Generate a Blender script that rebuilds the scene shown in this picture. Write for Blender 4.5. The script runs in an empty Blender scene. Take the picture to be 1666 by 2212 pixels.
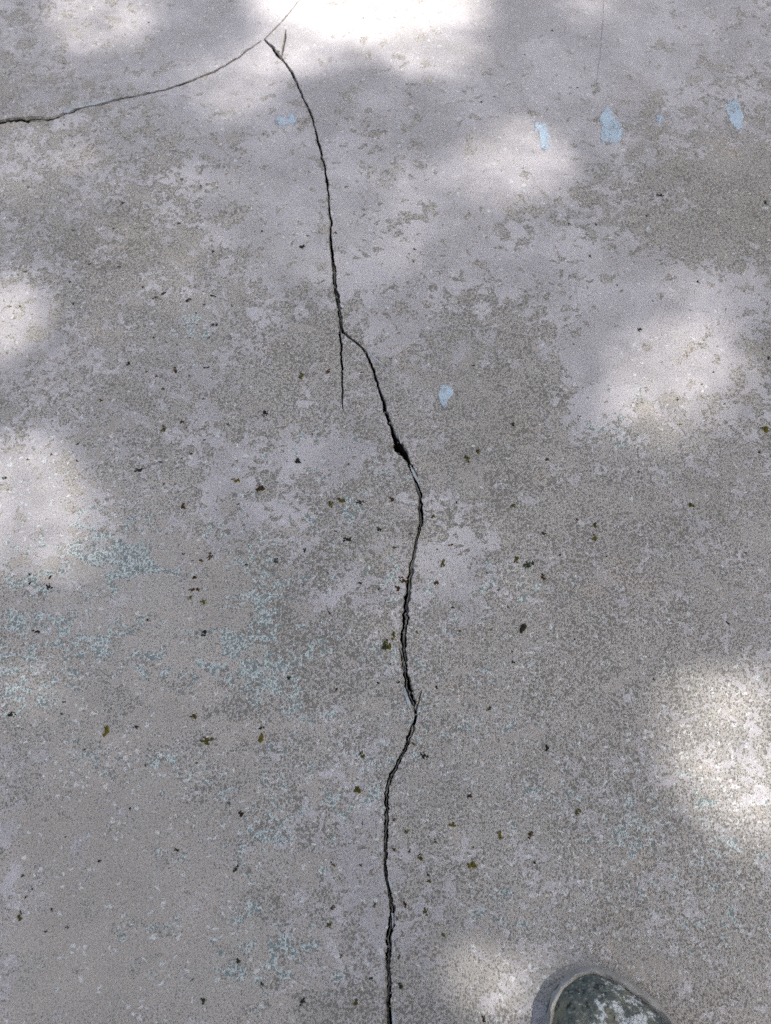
import bpy, bmesh, math, random
import numpy as np
from mathutils import Vector, Matrix
from mathutils.geometry import delaunay_2d_cdt

random.seed(7)
rng = np.random.default_rng(7)
scene = bpy.context.scene
col = scene.collection

# ------------------------------------------------------------------ camera
CAM_H, PITCH, VFOV = 0.88, math.radians(30.0), math.radians(50.0)
cam_data = bpy.data.cameras.new('camera')
cam_data.sensor_fit = 'VERTICAL'
cam_data.angle = VFOV
cam_data.clip_start, cam_data.clip_end = 0.01, 500.0
cam = bpy.data.objects.new('camera', cam_data)
cam_data.dof.use_dof, cam_data.dof.focus_distance, cam_data.dof.aperture_fstop = True, 0.96, 6.5
cam.location = (0, 0, CAM_H)
cam.rotation_euler = (PITCH, 0, 0)
col.objects.link(cam)
scene.camera = cam

# ------------------------------------------------------------------ sky, sun, exposure
TO_SUN = Vector((0.50, -0.30, 1.0)).normalized()
world = bpy.data.worlds.new('World')
scene.world = world
world.use_nodes = True
wn = world.node_tree
sky = wn.nodes.new('ShaderNodeTexSky')
sky.sky_type = 'NISHITA'
sky.sun_disc = False
sky.sun_elevation = math.asin(TO_SUN.z)
sky.sun_rotation = math.atan2(TO_SUN.x, TO_SUN.y)
sky.air_density, sky.dust_density, sky.ozone_density = 1.0, 7.0, 0.4
wn.nodes['Background'].inputs['Strength'].default_value = 0.15
wn.links.new(sky.outputs[0], wn.nodes['Background'].inputs['Color'])
sun_data = bpy.data.lights.new('sun', 'SUN')
sun_data.energy, sun_data.angle = 3.9, math.radians(0.53)
sun_data.color = (1.0, 0.97, 0.97)
sun = bpy.data.objects.new('sun', sun_data)
sun.rotation_euler = TO_SUN.to_track_quat('Z', 'Y').to_euler()
col.objects.link(sun)
scene.cycles.max_bounces, scene.cycles.diffuse_bounces, scene.cycles.glossy_bounces, scene.cycles.transmission_bounces = 3, 2, 1, 1
scene.cycles.use_denoising = False
scene.cycles.caustics_reflective = scene.cycles.caustics_refractive = False
vs = scene.view_settings
vs.view_transform, vs.look, vs.gamma, vs.use_curve_mapping = 'Standard', 'None', 1.0, False
vs.exposure = 1.03
vs.use_white_balance = True
vs.white_balance_temperature = 6930
vs.white_balance_tint = 9

# ------------------------------------------------------------------ where a spot of the floor lies
# The floor was surveyed in units of 1/1666 of the photograph's width; these two turn such a
# survey position into metres on the flat floor (z = 0) and back.
F = 1106.0 / math.tan(VFOV / 2)
SP, CP = math.sin(PITCH), math.cos(PITCH)
def ground(u, v):
    dx, dy = (u - 833.0) / F, (1106.0 - v) / F
    ry, rz = SP + dy * CP, -CP + dy * SP
    t = -CAM_H / rz
    return (dx * t, ry * t)
def survey(x, y):
    f = y * SP + CAM_H * CP
    up = y * CP - CAM_H * SP
    return 833.0 + F * x / f, 1106.0 - F * up / f

# ------------------------------------------------------------------ helpers
def link_mesh(name, verts, faces, mat, parent=None, smooth=False):
    me = bpy.data.meshes.new(name)
    me.from_pydata([tuple(v) for v in verts], [], faces)
    me.update()
    if smooth:
        me.polygons.foreach_set('use_smooth', [True] * len(me.polygons))
    o = bpy.data.objects.new(name, me)
    col.objects.link(o)
    if mat: me.materials.append(mat)
    if parent: o.parent = parent
    return o
def tag(o, label=None, cat=None, group=None, kind=None):
    if label: o['label'] = label
    if cat: o['category'] = cat
    if group: o['group'] = group
    if kind: o['kind'] = kind
    return o

class NT:
    """tiny node-graph writer"""
    def __init__(s, name):
        s.mat = bpy.data.materials.new(name); s.mat.use_nodes = True
        s.t = s.mat.node_tree; s.t.nodes.clear(); s.dim = '3D'
        s.out = s.t.nodes.new('ShaderNodeOutputMaterial')
    def new(s, kind, **kw):
        n = s.t.nodes.new(kind)
        for k, v in kw.items(): setattr(n, k, v)
        return n
    def put(s, sock, v):
        if isinstance(v, bpy.types.NodeSocket): s.t.links.new(v, sock)
        elif isinstance(v, (tuple, list)) and len(v) == 3 and sock.type == 'RGBA': sock.default_value = (*v, 1)
        else: sock.default_value = v
    def m(s, op, a, b=0.0, c=0.0, clamp=False):
        n = s.new('ShaderNodeMath', operation=op, use_clamp=clamp)
        s.put(n.inputs[0], a); s.put(n.inputs[1], b); s.put(n.inputs[2], c)
        return n.outputs[0]
    def vm(s, op, a, b=(0, 0, 0), scale=None):
        n = s.new('ShaderNodeVectorMath', operation=op)
        s.put(n.inputs[0], a); s.put(n.inputs[1], b)
        if scale is not None: s.put(n.inputs['Scale'], scale)
        return n.outputs[0]
    def noise(s, vec, scale, detail=4, rough=0.55, dist=0.0, color=False):
        n = s.new('ShaderNodeTexNoise', noise_dimensions=s.dim)
        s.put(n.inputs['Vector'], vec); s.put(n.inputs['Scale'], scale); s.put(n.inputs['Detail'], detail)
        s.put(n.inputs['Roughness'], rough); s.put(n.inputs['Distortion'], dist)
        return n.outputs['Color'] if color else n.outputs[0]
    def voro(s, vec, scale, rnd=1.0, feature='F1'):
        n = s.new('ShaderNodeTexVoronoi', feature=feature, voronoi_dimensions=s.dim)
        s.put(n.inputs['Vector'], vec); s.put(n.inputs['Scale'], scale); s.put(n.inputs['Randomness'], rnd)
        return n
    def step(s, x, a, b):
        n = s.new('ShaderNodeMapRange', interpolation_type='SMOOTHSTEP')
        s.put(n.inputs[0], x); s.put(n.inputs[1], a); s.put(n.inputs[2], b)
        return n.outputs[0]
    def mix(s, f, a, b, blend='MIX'):
        n = s.new('ShaderNodeMix', data_type='RGBA', blend_type=blend)
        s.put(n.inputs[0], f); s.put(n.inputs[6], a); s.put(n.inputs[7], b)
        return n.outputs[2]
    def attr(s, name):
        return s.new('ShaderNodeAttribute', attribute_name=name).outputs['Fac']
    def obj(s): return s.new('ShaderNodeTexCoord').outputs['Object']
    def geo(s): return s.new('ShaderNodeNewGeometry').outputs['Position']
    def bump(s, h, strength=0.6, dist=0.001, normal=None):
        n = s.new('ShaderNodeBump'); s.put(n.inputs['Strength'], strength); s.put(n.inputs['Distance'], dist)
        s.put(n.inputs['Height'], h)
        if normal: s.put(n.inputs['Normal'], normal)
        return n.outputs[0]
    def bsdf(s, color, rough=0.8, normal=None, spec=0.3):
        b = s.new('ShaderNodeBsdfPrincipled')
        s.put(b.inputs['Base Color'], color); s.put(b.inputs['Roughness'], rough)
        s.put(b.inputs['Specular IOR Level'], spec)
        if normal: s.put(b.inputs['Normal'], normal)
        s.t.links.new(b.outputs[0], s.out.inputs[0])
        return s.mat

# ------------------------------------------------------------------ floor material
def pits_of(n, P, amount):
    """rough little holes of uneven size, worm-shaped by a small warp"""
    P = n.vm('MULTIPLY', P, (1.03, 0.84, 1.0))
    w = n.noise(P, 620, 1, 0.5, color=True)
    Pw = n.vm('ADD', P, n.vm('SCALE', n.vm('SUBTRACT', w, (0.5, 0.5, 0.5)), scale=0.0015))
    v = n.voro(Pw, 540)
    sc = n.new('ShaderNodeSeparateColor'); n.t.links.new(v.outputs['Color'], sc.inputs[0])
    r = n.m('MULTIPLY', n.m('MULTIPLY_ADD', n.m('POWER', sc.outputs[0], 1.6), 0.44, 0.12), amount)
    small = n.step(n.m('SUBTRACT', r, v.outputs['Distance']), -0.20, 0.16)
    v2 = n.voro(Pw, 165)                       # a few larger, deeper holes
    sc2 = n.new('ShaderNodeSeparateColor'); n.t.links.new(v2.outputs['Color'], sc2.inputs[0])
    r2 = n.m('MULTIPLY', n.m('MULTIPLY_ADD', sc2.outputs[0], 0.75, -0.46), amount)
    return n.m('MAXIMUM', small, n.step(n.m('SUBTRACT', r2, v2.outputs['Distance']), -0.10, 0.08))

def floor_material():
    # the coats' borders, tone and wear come as smooth fields on the mesh; this cuts them crisp
    n = NT('worn_concrete'); n.dim = '2D'
    P = n.obj()
    f, g, bn, amt0, fle_a, oli_a, t1, t2, t3 = [n.attr(k) for k in ('f_top', 'f_taupe', 'f_blue', 'pit', 'fleck', 'olive', 'tone_a', 'tone_b', 'tone_c')]
    fine = n.noise(P, 430, 3, 0.72)
    fj = n.m('MULTIPLY', n.m('SUBTRACT', fine, 0.5), 0.10)
    f = n.m('ADD', f, fj)
    soft = n.m('MULTIPLY', t1, 0.05)
    top = n.step(f, n.m('SUBTRACT', -0.010, soft), n.m('ADD', 0.018, soft))
    top = n.m('MULTIPLY', top, n.m('MULTIPLY_ADD', t2, 0.35, 0.68))
    rim = n.m('MULTIPLY', n.step(f, -0.075, -0.012), n.m('SUBTRACT', 1.0, n.step(f, -0.010, 0.008)))
    edge = n.m('MULTIPLY', top, n.m('SUBTRACT', 1.0, n.step(f, 0.02, 0.07)))
    tau = n.step(n.m('ADD', g, fj), -0.015, 0.02)
    blue = n.step(n.m('ADD', bn, n.m('MULTIPLY', fj, 3.4)), -0.015, 0.03)
    blue = n.m('MULTIPLY', blue, n.m('SUBTRACT', 1.0, n.m('MULTIPLY', tau, 0.92)))
    tau_c = tau
    top_c = n.m('MULTIPLY', top, n.m('SUBTRACT', 1.0, n.m('MULTIPLY', blue, 0.9)))
    smoothness = n.m('MAXIMUM', n.m('MULTIPLY', top_c, 0.80), n.m('MULTIPLY', tau_c, 0.55))
    amt = n.m('MULTIPLY', n.m('ADD', amt0, n.m('MULTIPLY', rim, 0.40)), n.m('SUBTRACT', 1.0, smoothness))
    amt = n.m('MAXIMUM', amt, n.m('MULTIPLY', blue, 1.15))
    pit = pits_of(n, P, amt)
    # ---- flecks of whitish lime
    vf = n.voro(n.vm('ADD', P, n.vm('SCALE', n.noise(P, 240, 1, 0.5, color=True), scale=0.006)), 215)
    sc = n.new('ShaderNodeSeparateColor'); n.t.links.new(vf.outputs['Color'], sc.inputs[0])
    keep = n.m('GREATER_THAN', sc.outputs[0], n.m('SUBTRACT', 1.0, n.m('MULTIPLY', fle_a, 0.72)))
    fr = n.m('MULTIPLY_ADD', sc.outputs[1], 0.30, 0.10)
    fleck = n.m('MULTIPLY', keep, n.step(n.m('SUBTRACT', fr, vf.outputs['Distance']), -0.04, 0.05))
    # ---- colours
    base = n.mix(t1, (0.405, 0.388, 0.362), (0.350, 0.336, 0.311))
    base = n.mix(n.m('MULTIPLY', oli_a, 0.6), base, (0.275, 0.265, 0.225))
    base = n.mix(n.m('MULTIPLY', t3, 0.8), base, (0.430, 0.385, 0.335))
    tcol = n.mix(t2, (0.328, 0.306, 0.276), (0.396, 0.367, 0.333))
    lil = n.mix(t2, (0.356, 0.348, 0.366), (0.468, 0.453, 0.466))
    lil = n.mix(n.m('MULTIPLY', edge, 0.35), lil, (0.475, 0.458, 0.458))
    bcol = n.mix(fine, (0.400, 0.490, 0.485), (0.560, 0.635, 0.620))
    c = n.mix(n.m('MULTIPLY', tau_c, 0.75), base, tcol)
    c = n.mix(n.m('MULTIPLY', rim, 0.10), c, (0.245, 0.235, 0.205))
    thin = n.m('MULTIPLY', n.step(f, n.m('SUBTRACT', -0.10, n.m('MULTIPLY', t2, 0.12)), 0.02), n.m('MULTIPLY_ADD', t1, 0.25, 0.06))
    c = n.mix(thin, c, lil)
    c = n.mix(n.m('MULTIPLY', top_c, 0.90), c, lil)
    c = n.mix(n.m('MULTIPLY', blue, 0.78), c, bcol)
    c = n.mix(n.m('MULTIPLY', fleck, 0.72), c, n.mix(sc.outputs[2], (0.66, 0.645, 0.635), (0.53, 0.60, 0.605)))
    c = n.mix(n.m('MULTIPLY', n.step(fine, 0.62, 0.30), n.m('SUBTRACT', 0.27, n.m('MULTIPLY', smoothness, 0.20))), c, (0.22, 0.21, 0.19))
    c = n.mix(n.m('MULTIPLY', n.step(fine, 0.55, 0.72), 0.25), c, (0.62, 0.60, 0.58))
    pcol = n.mix(blue, (0.135, 0.130, 0.112), (0.125, 0.150, 0.147))
    c = n.mix(n.m('MULTIPLY', pit, 0.80), c, pcol)
    # ---- relief
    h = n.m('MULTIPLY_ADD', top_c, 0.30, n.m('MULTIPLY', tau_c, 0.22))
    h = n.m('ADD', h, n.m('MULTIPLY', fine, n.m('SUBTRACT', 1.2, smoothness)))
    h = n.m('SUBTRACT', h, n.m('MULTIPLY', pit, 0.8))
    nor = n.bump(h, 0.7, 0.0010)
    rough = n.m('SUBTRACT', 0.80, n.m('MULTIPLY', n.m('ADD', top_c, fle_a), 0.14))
    return n.bsdf(c, rough, nor, 0.4)

# ---- smooth noise for the fields (gradient noise on a hashed lattice)
def gnoise(x, y, seed):
    xi, yi = np.floor(x).astype(np.int64), np.floor(y).astype(np.int64)
    xf, yf = x - xi, y - yi
    def gr(ix, iy):
        h = (ix * 374761393 + iy * 668265263 + seed * 1442695041) & 0xffffffff
        h = ((h ^ (h >> 13)) * 1274126177) & 0xffffffff
        a = (h ^ (h >> 16)) % 65536 / 65536.0 * 2 * math.pi
        return np.cos(a), np.sin(a)
    u, v = xf ** 3 * (xf * (xf * 6 - 15) + 10), yf ** 3 * (yf * (yf * 6 - 15) + 10)
    d = []
    for jx, jy in ((0, 0), (1, 0), (0, 1), (1, 1)):
        gx_, gy_ = gr(xi + jx, yi + jy); d.append(gx_ * (xf - jx) + gy_ * (yf - jy))
    return (d[0] * (1 - u) + d[1] * u) * (1 - v) + (d[2] * (1 - u) + d[3] * u) * v
def fbm(x, y, freq, octv, gain, seed):
    a, s_, tot = 0.0, 1.0, 0.0
    for k in range(octv):
        x, y = .8387 * x - .5446 * y, .5446 * x + .8387 * y
        a = a + s_ * gnoise(x * freq + 17.3 * k, y * freq - 9.1 * k, seed + k); tot += s_; s_ *= gain; freq *= 2.03
    return a / tot
def sstep(x, a, b):
    t_ = np.clip((x - a) / (b - a), 0, 1); return t_ * t_ * (3 - 2 * t_)

# floor's coats as surveyed, plus sun-spot washout painted into top and pit: (u, v, ru, rv, amount) soft blobs added to a default
COATS = {
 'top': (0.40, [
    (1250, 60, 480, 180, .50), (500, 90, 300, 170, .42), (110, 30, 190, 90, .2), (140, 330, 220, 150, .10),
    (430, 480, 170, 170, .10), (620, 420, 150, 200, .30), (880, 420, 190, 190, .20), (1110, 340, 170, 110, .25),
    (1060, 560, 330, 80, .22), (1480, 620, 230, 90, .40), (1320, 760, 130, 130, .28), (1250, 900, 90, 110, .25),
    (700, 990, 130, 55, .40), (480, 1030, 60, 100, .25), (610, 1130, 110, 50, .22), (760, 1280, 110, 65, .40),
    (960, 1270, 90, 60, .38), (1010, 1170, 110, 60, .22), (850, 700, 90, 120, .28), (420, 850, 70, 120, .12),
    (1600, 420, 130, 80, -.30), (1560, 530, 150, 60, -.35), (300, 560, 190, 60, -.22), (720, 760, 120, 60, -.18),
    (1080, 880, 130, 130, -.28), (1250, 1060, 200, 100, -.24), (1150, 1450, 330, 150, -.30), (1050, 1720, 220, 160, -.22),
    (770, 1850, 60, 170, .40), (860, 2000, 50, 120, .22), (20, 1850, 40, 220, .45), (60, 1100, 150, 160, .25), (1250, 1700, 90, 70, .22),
    (1560, 860, 120, 110, .18), (250, 2050, 330, 220, -.45), (300, 1600, 330, 200, -.40), (480, 1350, 220, 140, -.28), (1400, 2050, 240, 150, -.10), (1580, 1650, 180, 160, .12), (1120, 350, 140, 100, .22), (1440, 760, 150, 70, .30), (25, 690, 110, 120, .35), (40, 1080, 150, 120, .15),  # closing blobs: smooth coat, set at sun spots to paint in their washed-out texture
 ]),
 'blue': (0.0, [
    (290, 1270, 150, 95, .95), (250, 1190, 80, 60, .5), (60, 1300, 80, 120, .55), (120, 1420, 120, 60, .35), (330, 1390, 120, 40, .75), (480, 1410, 70, 60, .55),
    (560, 1450, 80, 70, .75), (600, 1340, 90, 120, .35), (520, 1250, 90, 80, .3), (60, 1510, 110, 40, .45), (180, 1650, 50, 40, .55),
    (340, 1690, 70, 70, .45), (560, 1720, 140, 100, .38), (570, 1830, 90, 60, .55), (540, 1990, 110, 90, .55), (400, 1830, 130, 60, .28),
    (300, 1950, 130, 80, .28), (560, 2120, 120, 60, .55), (440, 2080, 90, 60, .3), (300, 2130, 150, 40, .3), (740, 1100, 300, 150, .10),
    (400, 730, 60, 50, .25), (640, 960, 90, 30, .25), (780, 1660, 70, 80, .35), (950, 1500, 200, 110, .22), (1320, 1770, 200, 120, .2), (1330, 900, 60, 90, .2), (1060, 1270, 200, 60, .15), (1080, 1980, 60, 60, .25), (1560, 1950, 130, 150, .25),
 ]),
 'taupe': (0.06, [
    (360, 1330, 260, 130, .50), (420, 1210, 130, 110, .40), (120, 1280, 140, 80, .30), (260, 1520, 300, 90, .30), (460, 1560, 120, 70, .35),
    (190, 1760, 280, 150, .62), (210, 2010, 320, 200, .62), (520, 1960, 150, 220, .30), (700, 1650, 80, 80, .28), (680, 1940, 60, 130, .35),
    (330, 2200, 380, 100, .5), (1300, 2080, 150, 90, .35), (1180, 1990, 150, 60, .3), (200, 930, 180, 120, .25), (900, 1560, 200, 90, .10),
 ]),
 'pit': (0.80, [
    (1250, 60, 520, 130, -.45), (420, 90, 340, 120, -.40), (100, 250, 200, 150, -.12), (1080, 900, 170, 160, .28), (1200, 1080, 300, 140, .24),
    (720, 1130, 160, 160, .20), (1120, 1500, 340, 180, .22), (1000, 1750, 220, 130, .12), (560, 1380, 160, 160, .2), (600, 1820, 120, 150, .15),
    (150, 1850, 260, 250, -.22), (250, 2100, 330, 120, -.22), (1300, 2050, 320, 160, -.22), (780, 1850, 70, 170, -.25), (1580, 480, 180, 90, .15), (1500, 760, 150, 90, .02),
    (300, 540, 220, 80, .12), (900, 620, 250, 90, .08), (1570, 1650, 180, 170, -.40), (1120, 350, 150, 110, -.30), (1450, 840, 150, 110, -.30), (30, 690, 120, 120, -.35), (60, 1100, 170, 150, -.35), (1150, 2090, 170, 80, -.25), (520, 190, 150, 90, -.2),  # reductions here lie on the sun spots and paint in their washed-out pits
 ]),
 'fleck': (0.10, [
    (1150, 1450, 300, 150, .30), (1050, 1700, 260, 140, .48), (1400, 1830, 260, 160, .50), (780, 1650, 90, 80, .55), (1330, 2030, 320, 150, .42),
    (90, 1450, 160, 120, .5), (250, 1000, 260, 110, .25), (560, 1700, 200, 150, .35), (200, 1650, 180, 80, .32), (430, 680, 110, 60, .25), (1580, 1650, 170, 170, .4), (400, 2000, 300, 160, .12),
 ]),
 'olive': (0.12, [
    (1590, 460, 190, 100, .85), (1650, 740, 120, 60, .55), (330, 560, 220, 80, .45), (150, 190, 130, 70, .25), (760, 280, 120, 60, .35), (1450, 330, 170, 70, .28),
    (1100, 900, 120, 120, .22), (850, 1200, 120, 80, .2), (200, 2100, 330, 130, .4), (560, 1160, 160, 100, .18), (780, 760, 110, 60, .2), (300, 420, 130, 90, .15),
 ]),
}
def coat_values(xy):
    u, v = survey(xy[:, 0], xy[:, 1])
    behind = (xy[:, 1] * SP + CAM_H * CP) < 0.1
    out = {}
    for k, (base, blobs) in COATS.items():
        a = np.full(len(xy), base, dtype=np.float64)
        for (bu, bv, ru, rv, s) in blobs:
            e = ((u - bu) / ru) ** 2 + ((v - bv) / rv) ** 2
            a += s * np.exp(-np.minimum(e, 40.0) * 0.9)
        a[behind] = base
        out[k] = np.clip(a, 0, 1).astype(np.float32)
    return out
def coat_fields(xy):
    c = coat_values(xy); x, y = xy[:, 0].copy(), xy[:, 1].copy()
    wx, wy = fbm(x, y, 42, 3, .5, 5), fbm(x, y, 42, 3, .5, 15)
    x += wx * .016; y += wy * .016
    top = c['top'].astype(float)
    f = .36 * fbm(x, y, 21, 2, .5, 31) + .70 * fbm(x, y, 46, 4, .60, 41) + .24 * fbm(x, y, 190, 1, .6, 47) + (top - .48) * .58
    T = .05 + .9 * np.clip(top - .45, 0, 1) + .22 * np.abs(fbm(x, y, 30, 2, .5, 61)) * 2
    f = np.minimum(f, T - f)
    g = 1.0 * fbm(x * .8, y * 1.35, 30, 6, .68, 71) + (c['taupe'] - .46) * .42
    b = 1.15 * fbm(x, y * 1.3, 105, 3, .75, 81) + .42 * fbm(x, y * 1.2, 26, 2, .5, 87) + (c['blue'] - .58) * .44
    b = np.where(c['blue'] < .06, -1, b)
    pit = np.clip(c['pit'] * (1.0 + 1.2 * fbm(x, y, 24, 4, .65, 91) + .7 * fbm(x, y, 6, 2, .5, 93)), 0, 1.3)
    return dict(f_top=f, f_taupe=g, f_blue=b, pit=pit, fleck=c['fleck'], olive=np.clip(c['olive'] * (1 + 1.5 * fbm(x, y, 14, 4, .6, 95)), 0, 1),
                tone_a=sstep(fbm(x, y, 8, 5, .6, 101), -.2, .2), tone_b=sstep(fbm(x, y, 12, 6, .62, 111), -.25, .25), tone_c=sstep(fbm(x, y, 10, 5, .6, 121), .14, .32))
def floor_z(x, y):
    return 0.0007 * math.sin(9.1 * x + 1.3) * math.cos(7.3 * y) + 0.0005 * math.sin(17.0 * y + 11.0 * x)

# ------------------------------------------------------------------ cracks: course (u, v, width)
CRACKS = [
 dict(label='long black crack winding down the middle of the concrete', gap=.55, ledge=True, pts=[
  (571,84,3),(580,94,5),(590,105,6),(598,116,6.5),(607,125,5.5),(616,135,4.5),(624,148,5),(640,178,4.5),(655,212,4.5),(672,248,5),(685,292,4.5),(695,338,5),(703,372,4.5),(710,430,5),(713,485,6),(716,540,5.5),
  (722,600,7),(729,650,8),(734,690,8),(738,714,7),(757,730,5),(783,753,5.5),(800,785,6),(815,825,5.5),(830,870,6.5),(843,915,8),(853,945,11),(863,966,18),(872,981,16),(882,997,11),(895,1022,9),(903,1060,9),(909,1100,9),(907,1130,10),
  (900,1165,9),(893,1200,10),(887,1240,11),(883,1275,13),(878,1310,14),(873,1350,12),(872,1385,10),(875,1430,11),(882,1475,14),(892,1512,11),(899,1538,6),(888,1580,8),(868,1630,8),(848,1670,8),(837,1705,10),(836,1750,9),
  (832,1800,10),(831,1850,8),(836,1900,8),(843,1950,9),(844,1990,11),(840,2040,10),(838,2100,11),(839,2160,12),(840,2212,12),(838,2300,12),(846,2420,10),(842,2560,6),(845,2650,2)]),
 dict(label='short side crack splitting off downward below the fork', gap=.6, ledge=True, pts=[
  (735,706,4),(735,726,6),(737,752,5.5),(737,775,4.5),(740,802,5),(740,835,5),(739,856,4),(740,870,2.2),(741,884,1.5),(747,894,1.1)]),
 dict(label='thin curved crack sweeping across the upper left corner', gap=.62, ledge=True, pts=[
  (-260,300,2),(-150,287,5),(-60,274,7),(0,265,7),(30,259,10),(60,257,10),(95,256,8),(120,254,6.5),(150,243,5.5),(175,234,5),(215,225,4),(260,215,4.2),(310,204,3.8),(350,196,3.4),(390,183,3.4),(430,167,3.2),(470,150,3.4),(510,127,3.2),(545,101,3),(565,87,1.4)]),
 dict(label='thin crack running up through the bright patch at the top', gap=.45, ledge=True, pts=[
  (570,86,1.5),(576,80,2),(586,70,2.3),(600,57,2.6),(615,41,3),(622,33,3.2),(630,22,2.8),(648,0,3.2),(668,-25,3),(700,-80,2.5),(730,-140,1.2)]),
 dict(label='pale shallow spur crack beside the bright patch', gap=.3, ledge=True, shallow=True, pts=[
  (607,126,3),(610,112,4),(613,98,4.5),(616,82,5),(618,64,1.2)]),
 dict(label='pointed sliver of broken edge left of the long crack', gap=.3, ledge=True, shallow=True, pts=[
  (862,1398,1),(866,1416,6),(870,1436,7),(874,1450,5)]),
 dict(label='short spur crack pointing up right of the long crack', gap=.3, ledge=True, shallow=True, pts=[
  (911,1490,1),(908,1502,4),(904,1516,5.5),(899,1532,5)]),
 dict(label='faint hairline crack in the pale upper right', gap=.7, ledge=False, pts=[
  (1306,-60,.5),(1304,0,.7),(1303,40,.5),(1298,90,.9),(1297,120,.55),(1293,140,.75),(1289,180,.45),(1284,216,.3)]),
]
def course(pts, step=4.0):
    """Catmull-Rom through the survey points, with a little break-line jitter"""
    P = [np.array(p, float) for p in pts]
    res = []
    for i in range(len(P) - 1):
        p0, p1, p2, p3 = P[max(i - 1, 0)], P[i], P[i + 1], P[min(i + 2, len(P) - 1)]
        k = max(2, int(np.hypot(*(p2 - p1)[:2]) / step))
        for j in range(k):
            t = j / k
            q = 0.5 * ((2 * p1) + (-p0 + p2) * t + (2 * p0 - 5 * p1 + 4 * p2 - p3) * t * t + (-p0 + 3 * p1 - 3 * p2 + p3) * t ** 3)
            res.append(q)
    res.append(P[-1])
    return np.array(res)
def walk(n, corr, amp):
    a = np.zeros(n); x = 0.0
    for i in range(n):
        x = x * corr + rng.normal() * math.sqrt(1 - corr * corr); a[i] = x
    return a * amp
for c in CRACKS:
    q = course(c['pts'])
    n = len(q)
    d = np.gradient(q[:, :2], axis=0); d /= np.linalg.norm(d, axis=1)[:, None] + 1e-9
    nrm = np.stack([-d[:, 1], d[:, 0]], 1)
    w = np.maximum(q[:, 2], 0.25) * (0.57 if c is CRACKS[0] or c is CRACKS[2] else 0.5)
    ctr = q[:, :2] + nrm * (walk(n, .66, 1) * np.minimum(w * .27, 1.0))[:, None]
    bite = np.zeros((2, n))
    for k in range(n // 14):
        i0, sd, ln_b = rng.integers(0, n), rng.integers(0, 2), rng.integers(2, 7)
        bite[sd, i0:i0 + ln_b] = rng.uniform(.2, .75) * np.linspace(1, .25, ln_b)[:len(bite[sd, i0:i0 + ln_b])]
    wl = w * (1 + np.clip(walk(n, .6, .20), -.4, .5)); wr = w * (1 + np.clip(walk(n, .6, .20), -.4, .5))
    wl = wl + w * bite[0]; wr = wr + w * bite[1]
    L = ctr + nrm * wl[:, None]; R = ctr - nrm * wr[:, None]
    c['L'] = [ground(*p) for p in L]; c['R'] = [ground(*p) for p in R]
    c['w'] = w

# ------------------------------------------------------------------ the floor sheet, with the cracks cut out of it
pts, cons_faces = [], []
for c in CRACKS:
    i0 = len(pts)
    loop = c['L'] + c['R'][::-1]
    area = sum(loop[i][0] * loop[(i + 1) % len(loop)][1] - loop[(i + 1) % len(loop)][0] * loop[i][1] for i in range(len(loop)))
    if area < 0: loop = loop[::-1]
    pts += loop
    cons_faces.append(list(range(i0, i0 + len(loop))))
def lattice(x0, x1, y0, y1, d):
    gx, gy = np.arange(x0, x1, d), np.arange(y0, y1, d)
    return np.array(np.meshgrid(gx, gy)).reshape(2, -1).T + rng.uniform(-.3 * d, .3 * d, (len(gx) * len(gy), 2))
near = lambda g: (g[:, 1] > .04) & (g[:, 1] < 1.32) & (np.abs(g[:, 0]) < .30 + .23 * g[:, 1])
Ga, Gb = lattice(-.66, .66, .04, 1.32, .0026), lattice(-1.1, 1.1, -.4, 1.9, .02)
G = np.concatenate([Ga[near(Ga)], Gb[~near(Gb)]])
pts += [tuple(p) for p in G]
for r in (2.2, 4, 8, 16, 40):
    for a in np.linspace(0, 2 * math.pi, 28, endpoint=False): pts.append((r * math.cos(a), r * math.sin(a) + .6))
res = delaunay_2d_cdt([Vector(p) for p in pts], [], cons_faces, 0, 1e-7, True)
fv, ff, fo = res[0], res[2], res[5]
faces = [f for f, o in zip(ff, fo) if not o]
xy = np.array([(v.x, v.y) for v in fv])
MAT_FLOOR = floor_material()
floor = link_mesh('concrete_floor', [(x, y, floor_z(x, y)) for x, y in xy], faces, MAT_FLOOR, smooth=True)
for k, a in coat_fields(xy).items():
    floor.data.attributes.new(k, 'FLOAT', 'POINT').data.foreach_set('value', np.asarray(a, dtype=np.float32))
tag(floor, 'worn grey concrete floor with peeling lilac and blue paint, sun spots and a long crack', kind='structure')

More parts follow.
